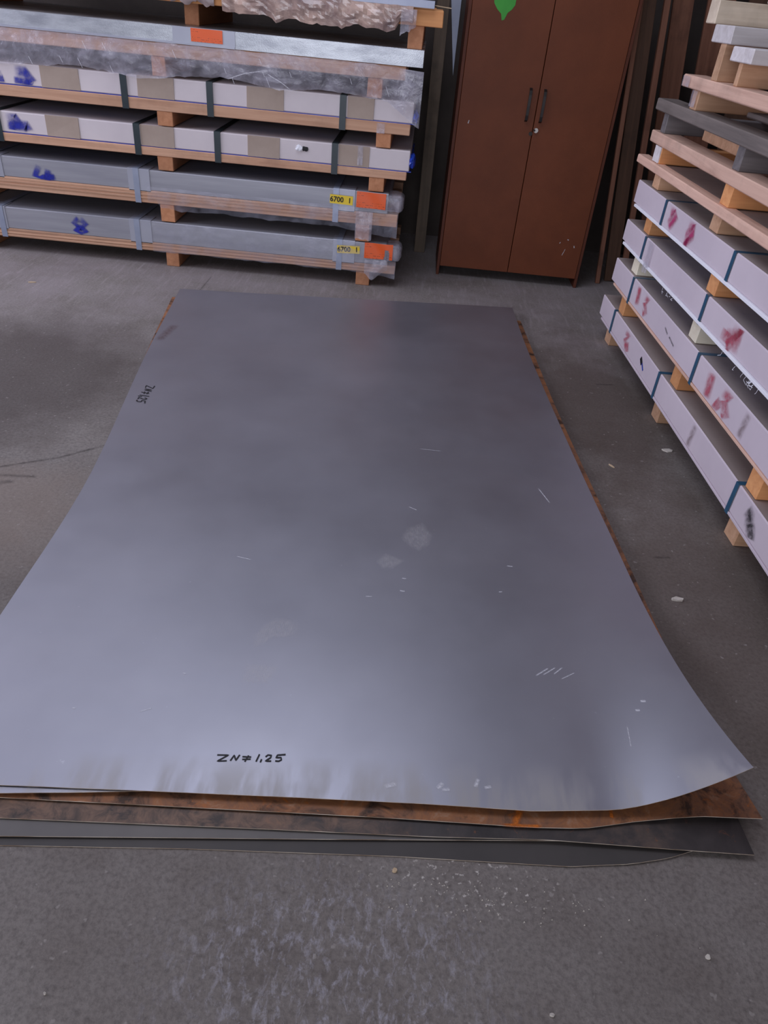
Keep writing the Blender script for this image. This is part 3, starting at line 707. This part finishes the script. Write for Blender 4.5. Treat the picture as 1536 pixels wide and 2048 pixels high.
# ------------------------------------------------------------------ stack along the right side
def rbox(name, t, y0, y1, z0, z1, mat, x0=0.0, x1=1.0, bevel=.003, jit=.001, mats=None):
    return box(name, (x0, x1, y0, y1, z0, z1), mat, t, bevel, jit, mats)
def rspray(t, strokes, wd, mat, lab=None):
    o = multi_ribbon('spray_mark', [[(0, y, z) for y, z in s] for s in strokes], wd, mat, t, (-1, 0, 0), .0022, ZR[t.name])
    if lab: o['label'] = lab
    return o
def rpackage(label, zb, z0, z1, yend, yrun, mrun, straps, base, xin=.012, lip=0):
    t = thing('carton_package', (.5, 2.5, zb), label, 'package', 'long cartons stacked on the right', True)
    ZR[t.name] = (z0 + .012, z1 - .006)
    for y in yrun: rbox('runner', t, y - .085, y, zb, z0, mrun, xin, .99)
    if lip:
        rbox('foam_lip', t, .95, yend - .045, z0, z0 + .012, MT['lip'], -.007, .99, .001, 0)
        rbox('blue_liner', t, .95, yend - .30, z0 - .003, z0 + .001, MT['blue'], .004, .98, 0, 0)
        b0 = z0 + .012
    else:
        rbox('board', t, .95, yend - .06, z0, z0 + .010, base, -.003, .12, .001, 0); rbox('board', t, .95, yend - .06, z0, z0 + .010, base, .5, .6, .001, 0)
        rbox('board', t, .95, yend - .06, z0, z0 + .010, base, .88, .99, .001, 0); b0 = z0 + .010
    rbox('carton', t, .92, yend, b0, z1 - .002, MT['cardl'], 0, 1.0, .004, 0, MT['cardlid'])
    for y in straps: loop_strap('strap', (-.003, 1.003, 0, 0, z0 - .001, z1 - .0015), 'y', y, .022, MT['strapb'], t)
    return t
b1 = rpackage('long lilac-white carton on the floor of the right stack, faint red mark and black smudge', 0, .105, .228, 4.11, (4.01, 3.11, 2.20, 1.3), MT['woodtx'], (3.85, 3.07, 2.175, 1.3), MT['cardl'], .035)
b2 = rpackage('long lilac-white carton second from the floor in the right stack, two red marks', .228, .318, .448, 4.055, (3.85, 2.98, 2.157, 1.3), MT['woodo'], (3.71, 2.77, 1.8), MT['woodp'])
b3 = rpackage('long lilac-white carton third from the floor in the right stack, frayed white lip', .448, .530, .648, 4.05, (3.825, 2.955, 2.1, 1.3), MT['woodc'], (3.70, 2.87, 1.9), MT['lip'], .012, 1)
b4 = rpackage('topmost long lilac-white carton in the right stack, two magenta marks', .648, .722, .842, 4.03, (3.81, 2.935, 2.1, 1.3), MT['woodo'], (3.57, 2.77, 1.9), MT['lip'], .012, 1)
rspray(b4, [[(3.50, .825), (3.45, .835), (3.42, .81), (3.46, .77), (3.48, .74)]], .085, MT['pinkspray'], 'magenta spray mark')
rspray(b4, [[(3.26, .83), (3.20, .825), (3.19, .795), (3.24, .765), (3.24, .74), (3.18, .735)]], .085, MT['pinkspray'], 'magenta spray mark')
rspray(b3, [[(2.60, .635), (2.53, .625), (2.53, .595), (2.60, .575), (2.57, .55)], [(2.62, .60), (2.62, .555)]], .10, MT['redspray'], 'faded red spray mark')
rspray(b2, [[(3.60, .44), (3.58, .35)], [(3.50, .435), (3.45, .42), (3.48, .395), (3.44, .37), (3.48, .345)]], .07, MT['redspray'], 'faded red spray mark')
rspray(b2, [[(2.62, .435), (2.60, .335)], [(2.50, .435), (2.44, .415), (2.47, .39), (2.42, .36), (2.46, .335)], [(2.53, .36), (2.48, .335)]], .08, MT['redspray'], 'faded red spray mark')
rspray(b1, [[(3.62, .215), (3.56, .20), (3.60, .165), (3.55, .15), (3.52, .12)]], .07, MT['redspray'], 'faded red spray mark')
rspray(b1, [[(2.07, .195), (2.04, .185), (2.02, .15)], [(2.02, .165), (2.0, .145), (1.985, .12)]], .07, MT['blacksmudge'], 'black smudge')
rspray(b2, [[(3.17, .40), (3.12, .385)], [(3.10, .385), (3.02, .37)]], .012, MT['blacksmudge'])
rspray(b1, [[(3.33, .185), (3.30, .165)]], .022, MT['ink']); rspray(b1, [[(3.30, .172), (3.265, .148)]], .010, MT['blue'])
for t, y, a, b in ((b1, 2.60, .115, .222), (b2, 2.28, .34, .44)): rspray(t, [[(y, b), (y + .01, a)]], .05, MT['dirt'])
# frayed white fibres under the lip of the third carton
for k in range(18):
    y = random.choice((3.35, 3.2, 2.62, 2.5, 2.36, 2.3)) + random.uniform(-.05, .05); z = .533 + random.uniform(-.004, .004); L = random.uniform(.012, .035)
    ribbon('fibre', [(-.010, y, z), (-.014, y + random.uniform(-.012, .012), z - L * .5), (-.013, y + random.uniform(-.03, .03), z - L * random.uniform(.4, 1))], .0016, MT['lip'], b3, (-1, 0, 0), 0)
def rfilm(t, y0, y1, z0, z1, mat=MT['film2'], out=.006, amp=.008, sd=0.0, name='film_scrap'):
    def fn(u, v):
        y = y0 + (y1 - y0) * u; z = z1 + (z0 - z1) * v * (1 - .25 * abs(nz(u * 3, sd, 0)))
        return (-out - abs(amp * nz(y, z, sd, 30)), y + .01 * nz(z, sd, 1, 25), z)
    return grid(name, fn, 8, 10, mat, t)
rfilm(b3, 3.64, 3.56, .50, .645, sd=2)

# bare pallets on top of the cartons
def rpallet(label, zb, z0, z1, yend, runs, mr, mb, boards, xin=.012, rw=.085, xr=.99):
    t = thing('timber_pallet', (.5, 2.5, zb), label, 'pallet', 'timber pallets on top of the right stack', True)
    for y in runs: rbox('runner', t, y - rw, y, zb, z0, mr, xin, xr)
    for (x0, x1) in boards: rbox('beam', t, .95, yend, z0, z1, mb, x0, x1, .004)
    return t
q1 = rpallet('lowest bare pallet on the right stack, thin pale edge lath over white-ended block', .842, .905, .942, 4.13, (3.86, 3.087, 2.2, 1.3), MT['woodtx'], MT['woodp'], ((-.006, .05), (.45, .55), (.9, 1.0)))
rbox('deck_panel', q1, 1.0, 4.0, .930, .938, MT['cardlid'], .06, .44, .001, 0)
q2 = rpallet('pale pink timber pallet above the thin lath on the right stack', .942, 1.016, 1.066, 4.03, (3.94, 3.07, 2.2, 1.3), MT['woodo'], MT['woodp'], ((0, .10), (.45, .55), (.9, 1.0)))
rbox('painted_end', q2, 3.857, 3.938, .945, 1.013, MT['woodw'], .006, .013, .001, 0)
q3 = rpallet('dark weathered timber pallet in the middle of the right stack top', 1.066, 1.148, 1.197, 4.07, (3.955, 3.06, 2.2, 1.3), MT['woodgx'], MT['woodg'], ((0, .10), (.45, .55), (.9, 1.0)), .012, .06)
q4 = rpallet('pink timber pallet with shiny tape at its end, above the dark pallet', 1.197, 1.270, 1.317, 3.80, (3.665, 2.8, 2.0, 1.3), MT['woodtx'], MT['woodp'], ((0, .10), (.45, .55), (.9, 1.0)), .012, .07)
rfilm(q4, 3.79, 3.70, 1.272, 1.312, sd=4, out=.004, amp=.004, name='tape'); rfilm(q4, 3.665, 3.60, 1.205, 1.268, sd=6, out=-.006, amp=.004, name='tape')
for (x0, x1, y0, y1, z0, z1, m_, p_) in ((.16, .40, 3.2, 3.8, 1.066, 1.12, 'woodtx', q3), (.22, .36, 2.85, 3.55, 1.197, 1.215, 'woodg', q4)):
    rbox('loose_board', p_, y0, y1, z0, z1, MT[m_], x0, x1)
# crosswise timbers piled on the pallets
def timber(label, x0, y0, y1, z0, z1, m_, x1=1.15):
    t = box('crosswise_timber', (x0, x1, y0, y1, z0, z1), MT[m_], None, .003, .002)
    c = RFRAME @ t.location; t.location = c; t.rotation_euler = (0, 0, .0517)
    return tag(t, label, 'timber', 'timbers lying across the top of the right stack')
timber('short leg timber under the lowest white crosswise plank', .012, 3.25, 3.285, 1.317, 1.394, 'woodtx', .95)
timber('lower white worn plank across the right stack with dark nail marks', .0, 3.16, 3.36, 1.394, 1.442, 'woodw')
timber('cream block timber supporting the middle white crosswise plank', .004, 3.44, 3.50, 1.317, 1.444, 'woodtx')
timber('middle white worn plank crossing the top of the right stack', .0, 3.40, 3.60, 1.444, 1.504, 'woodw')
timber('thick cream timber crossing above the white planks', .0, 3.62, 3.72, 1.504, 1.584, 'woodtc')
timber('topmost pale board edge at the upper right corner', .16, 3.40, 3.56, 1.584, 1.63, 'woodw')

# ------------------------------------------------------------------ cabinet
cb = thing('wardrobe_cabinet', (.655, 5.12, 0), 'tall reddish-brown two-door cabinet with green paint splash', 'cabinet')
CX0, CX1, CY, CYB, CZ = .186, 1.124, 4.90, 5.35, 1.95
box('side_panel', (CX0, CX0 + .018, CY - .0, CYB, 0, CZ), MT['cabd'], cb, .001)
box('side_panel', (CX1 - .018, CX1, CY - .0, CYB, 0, CZ), MT['cabd'], cb, .001)
box('top_panel', (CX0 + .018, CX1 - .018, CY + .0, CYB, CZ - .02, CZ), MT['cabd'], cb, .001)
box('bottom_panel', (CX0 + .018, CX1 - .018, CY + .02, CYB, .06, .08), MT['cabd'], cb, .001)
box('back_panel', (CX0 + .018, CX1 - .018, CYB - .012, CYB - .004, .08, CZ - .02), MT['cabd'], cb, 0)
XM = .655
dl = box('door', (CX0 + .020, XM - .002, CY - .004, CY + .014, .060, CZ - .022), MT['cab'], cb, .0015)
dr = box('door', (XM + .002, CX1 - .020, CY - .004, CY + .014, .060, CZ - .022), MT['cab'], cb, .0015)
for d, x in ((dl, .604), (dr, .688)):
    vs, fs = [], []
    # bow handle: two feet and a bar, a single swept strip
    prof = [(.945, 0), (.955, -.022), (.98, -.027), (1.03, -.028), (1.085, -.027), (1.108, -.022), (1.12, 0)]
    for (z, y) in prof:
        for dx, dy in ((-.008, 0), (.008, 0), (.008, .007), (-.008, .007)): vs.append((x + dx, CY - .004 + y + dy - .0, z))
    for i in range(len(prof) - 1):
        for k in range(4): a = 4 * i + k; b = 4 * i + (k + 1) % 4; fs.append((a, b, b + 4, a + 4))
    fs += [(3, 2, 1, 0), (24, 25, 26, 27)]
    mesh_obj('handle', vs, fs, MT['handle'], d)
def disc(name, t, c, r, dpt, mat):
    vs, fs = [], []
    for k, y in enumerate((0, -dpt)):
        for i in range(16): a = i / 16 * 2 * math.pi; vs.append((c[0] + math.cos(a) * r, c[1] + y, c[2] + math.sin(a) * r))
    for i in range(16): j = (i + 1) % 16; fs.append((i, j, 16 + j, 16 + i))
    fs += [tuple(range(16, 32))]
    return mesh_obj(name, vs, fs, mat, t)
disc('lock', dr, (.674, CY - .004, .905), .013, .010, MT['lock']); disc('keyhole', dr, (.664, CY - .004, .905), .006, .016, MT['handle']); disc('latch', dl, (.646, CY - .004, .885), .011, .004, MT['handle'])
# green paint splash with a drip
gs = [(.31, 1.62), (.445, 1.62), (.44, 1.50), (.425, 1.478), (.405, 1.462), (.392, 1.43), (.378, 1.425), (.37, 1.455), (.345, 1.475), (.325, 1.50), (.315, 1.55)]
mesh_obj('paint_splash', [(x, CY - .0052, z) for x, z in gs], [tuple(range(len(gs)))], MT['green'], dl)['label'] = 'bright green paint splash'
for pts in ([(.268, .905), (.272, .925)],): multi_ribbon('paint_chip', [[(x, CY - .004, z) for x, z in pts]], .008, MT['scratch'], dl, (0, -1, 0), .001)
for pts, wd in (([(1.01, .30), (1.0, .305)], .008), ([(.96, .285), (.955, .275)], .006), ([(.985, .20), (1.0, .245)], .004), ([(1.05, .27), (1.055, .255)], .008)):
    multi_ribbon('paint_chip', [[(x, CY - .004, z) for x, z in pts]], wd, MT['scratch'], dr, (0, -1, 0), .001)

# ------------------------------------------------------------------ boards leaning at the back
def board(name, label, base, topc, wd, th, ln, mat, cat='board', yaw=0.0):
    """plank whose foot centre is base and whose axis points to topc"""
    b = Vector(base); a = (Vector(topc) - b).normalized()
    bm = bmesh.new(); bmesh.ops.create_cube(bm, size=1, matrix=Matrix.Diagonal((wd, th, ln, 1)) )
    bmesh.ops.bevel(bm, geom=list(bm.edges), offset=.002, segments=1, affect='EDGES')
    me = bpy.data.meshes.new(name); me.materials.append(mat); bm.to_mesh(me); bm.free()
    o = bpy.data.objects.new(name, me); col.objects.link(o)
    q = Vector((0, 0, 1)).rotation_difference(a); o.rotation_euler = (q.to_matrix() @ Matrix.Rotation(yaw, 3, 'Z')).to_euler()
    zoff = abs(wd / 2 * a.x) + abs(th / 2 * a.y)
    o.location = b + a * (ln / 2) + Vector((0, 0, zoff)); return tag(o, label, cat)
board('post', 'grey-brown timber post standing between left stack and cabinet', (.066, 5.40, 0), (.052, 5.40, 1.5), .075, .06, 2.4, MT['postwood'], 'post')
tag(mesh_obj('metal_strip', [(x, y, z) for y in (YB - .004, YB) for x, z in ((.174, 1.07), (.172, 1.50), (.180, 2.3), (.060, 2.3), (.105, 1.50))],
    [(0, 1, 4), (1, 2, 3, 4), (5, 9, 6), (6, 9, 8, 7), (0, 5, 6, 1), (1, 6, 7, 2), (2, 7, 8, 3), (3, 8, 9, 4), (4, 9, 5, 0)], MT['galvd']), 'narrow grey metal offcut tapering to a point on the wall left of the cabinet', 'metal strip')
board('leaning_lath', 'thin brown lath leaning against the right side of the cabinet', (1.297, 5.06, 0), (1.148, 5.06, 1.58), .028, .03, 1.67, MT['boardbrown'])
board('leaning_board', 'dark brown wide board leaning right of the thin lath', (1.40, 5.13, 0), (1.215, 5.16, 1.58), .085, .022, 2.3, MT['boarddark'])
board('leaning_board', 'reddish-brown board leaning beside the dark wide board', (1.475, 5.10, 0), (1.31, 5.12, 1.58), .035, .03, 2.3, MT['boardbrown'])
board('leaning_board', 'wide brown board standing behind the far end of the right stack', (1.66, 5.3, 0), (1.46, 5.34, 1.58), .12, .025, 2.3, MT['boardbrown'])
board('leaning_board', 'brown board behind the pallets of the right stack', (1.86, 5.3, 0), (1.68, 5.34, 1.6), .16, .025, 2.3, MT['boardbrown'])
board('leaning_board', 'rightmost brown board behind the pallets of the right stack', (2.10, 5.3, 0), (1.94, 5.34, 1.6), .2, .025, 2.3, MT['boarddark'])
board('metal_strip', 'pale metal strip standing between cabinet and brown boards', (1.42, 5.24, 0), (1.25, 5.26, 1.6), .03, .004, 2.3, MT['galvd'], 'metal strip')

# ------------------------------------------------------------------ debris on the floor
def flake(name, label, x, y, l, wd, a, mat, h=.004):
    vs = []; n = 7
    for k in range(n):
        t = k / n * 2 * math.pi; r = random.uniform(.75, 1.1); px, py = math.cos(t) * l / 2 * r, math.sin(t) * wd / 2 * r
        vs.append((x + px * math.cos(a) - py * math.sin(a), y + px * math.sin(a) + py * math.cos(a), 0))
    vs += [(v[0], v[1], h * random.uniform(.7, 1.2)) for v in vs]
    fs = [tuple(range(n - 1, -1, -1)), tuple(range(n, 2 * n))] + [(i, (i + 1) % n, n + (i + 1) % n, n + i) for i in range(n)]
    return tag(mesh_obj(name, vs, fs, mat), label, 'debris')
OFF[fl.name] = Vector((0, 0, 0))
for pts, wd in (([(-1.95, 2.12), (-1.6, 2.12), (-1.391, 2.155), (-1.218, 2.252), (-1.034, 2.42)], .018), ([(-1.42, 2.03), (-1.30, 2.075)], .03), ([(-1.38, 2.10), (-1.24, 2.115)], .022),
                ([(-1.20, 4.10), (-1.195, 4.42)], .010), ([(.98, 3.38), (1.08, 3.40)], .02), ([(.93, 2.0), (1.0, 2.01)], .014)):
    multi_ribbon('floor_mark', [[(x, y, 0) for x, y in pts]], wd, MT['tyre'], fl, (0, 0, 1), .0012)
flake('paper_flake', 'pale flake on the floor beside the lowest right carton', 1.184, 2.773, .05, .03, .2, MT['crumb'])
flake('wood_splinter', 'thin wood splinter on the floor between sheets and right stack', .907, 2.594, .035, .008, -.9, MT['splinter'])
flake('paper_scrap', 'crumpled pale scrap on the floor right of the curled zinc corner', .961, 1.788, .04, .016, .1, MT['crumb'], .008)
flake('wood_chip', 'small pale chip at the far edge of the zinc sheet', .51, 4.34, .05, .03, .3, MT['crumb'], .008)
flake('stone_crumb', 'yellowish crumb in front of the sheet pile', .097, .815, .012, .010, 0, MT['splinter'], .006)
flake('stone_crumb', 'white crumb on the floor at the lower right', .726, .704, .010, .009, 0, MT['crumb'], .005)
flake('stone_crumb', 'white crumb at the bottom edge of the picture', .399, .575, .009, .007, 0, MT['crumb'], .004)
flake('stone_crumb', 'tiny white crumb on the floor at the lower left', -.517, .529, .006, .005, 0, MT['crumb'], .004)
flake('wood_splinter', 'light splinter on the floor in front of the left stack', -2.117, 4.008, .05, .012, .3, MT['splinter'])
vs, fs = [], []
for k in range(110):
    x = random.gauss(.25, .16); y = random.gauss(.775, .035); r = random.uniform(.0008, .0022)
    if y > .81: continue
    o_ = len(vs); vs += [(x - r, y - r, 0), (x + r, y - r * .6, 0), (x + r * .3, y + r, 0), (x, y, r * 1.4)]
    fs += [(o_, o_ + 1, o_ + 3), (o_ + 1, o_ + 2, o_ + 3), (o_ + 2, o_, o_ + 3), (o_ + 2, o_ + 1, o_)]
tag(mesh_obj('plaster_crumbs', vs, fs, MT['crumb']), 'scattered fine plaster crumbs on concrete before the sheet pile', 'debris', kind='stuff')
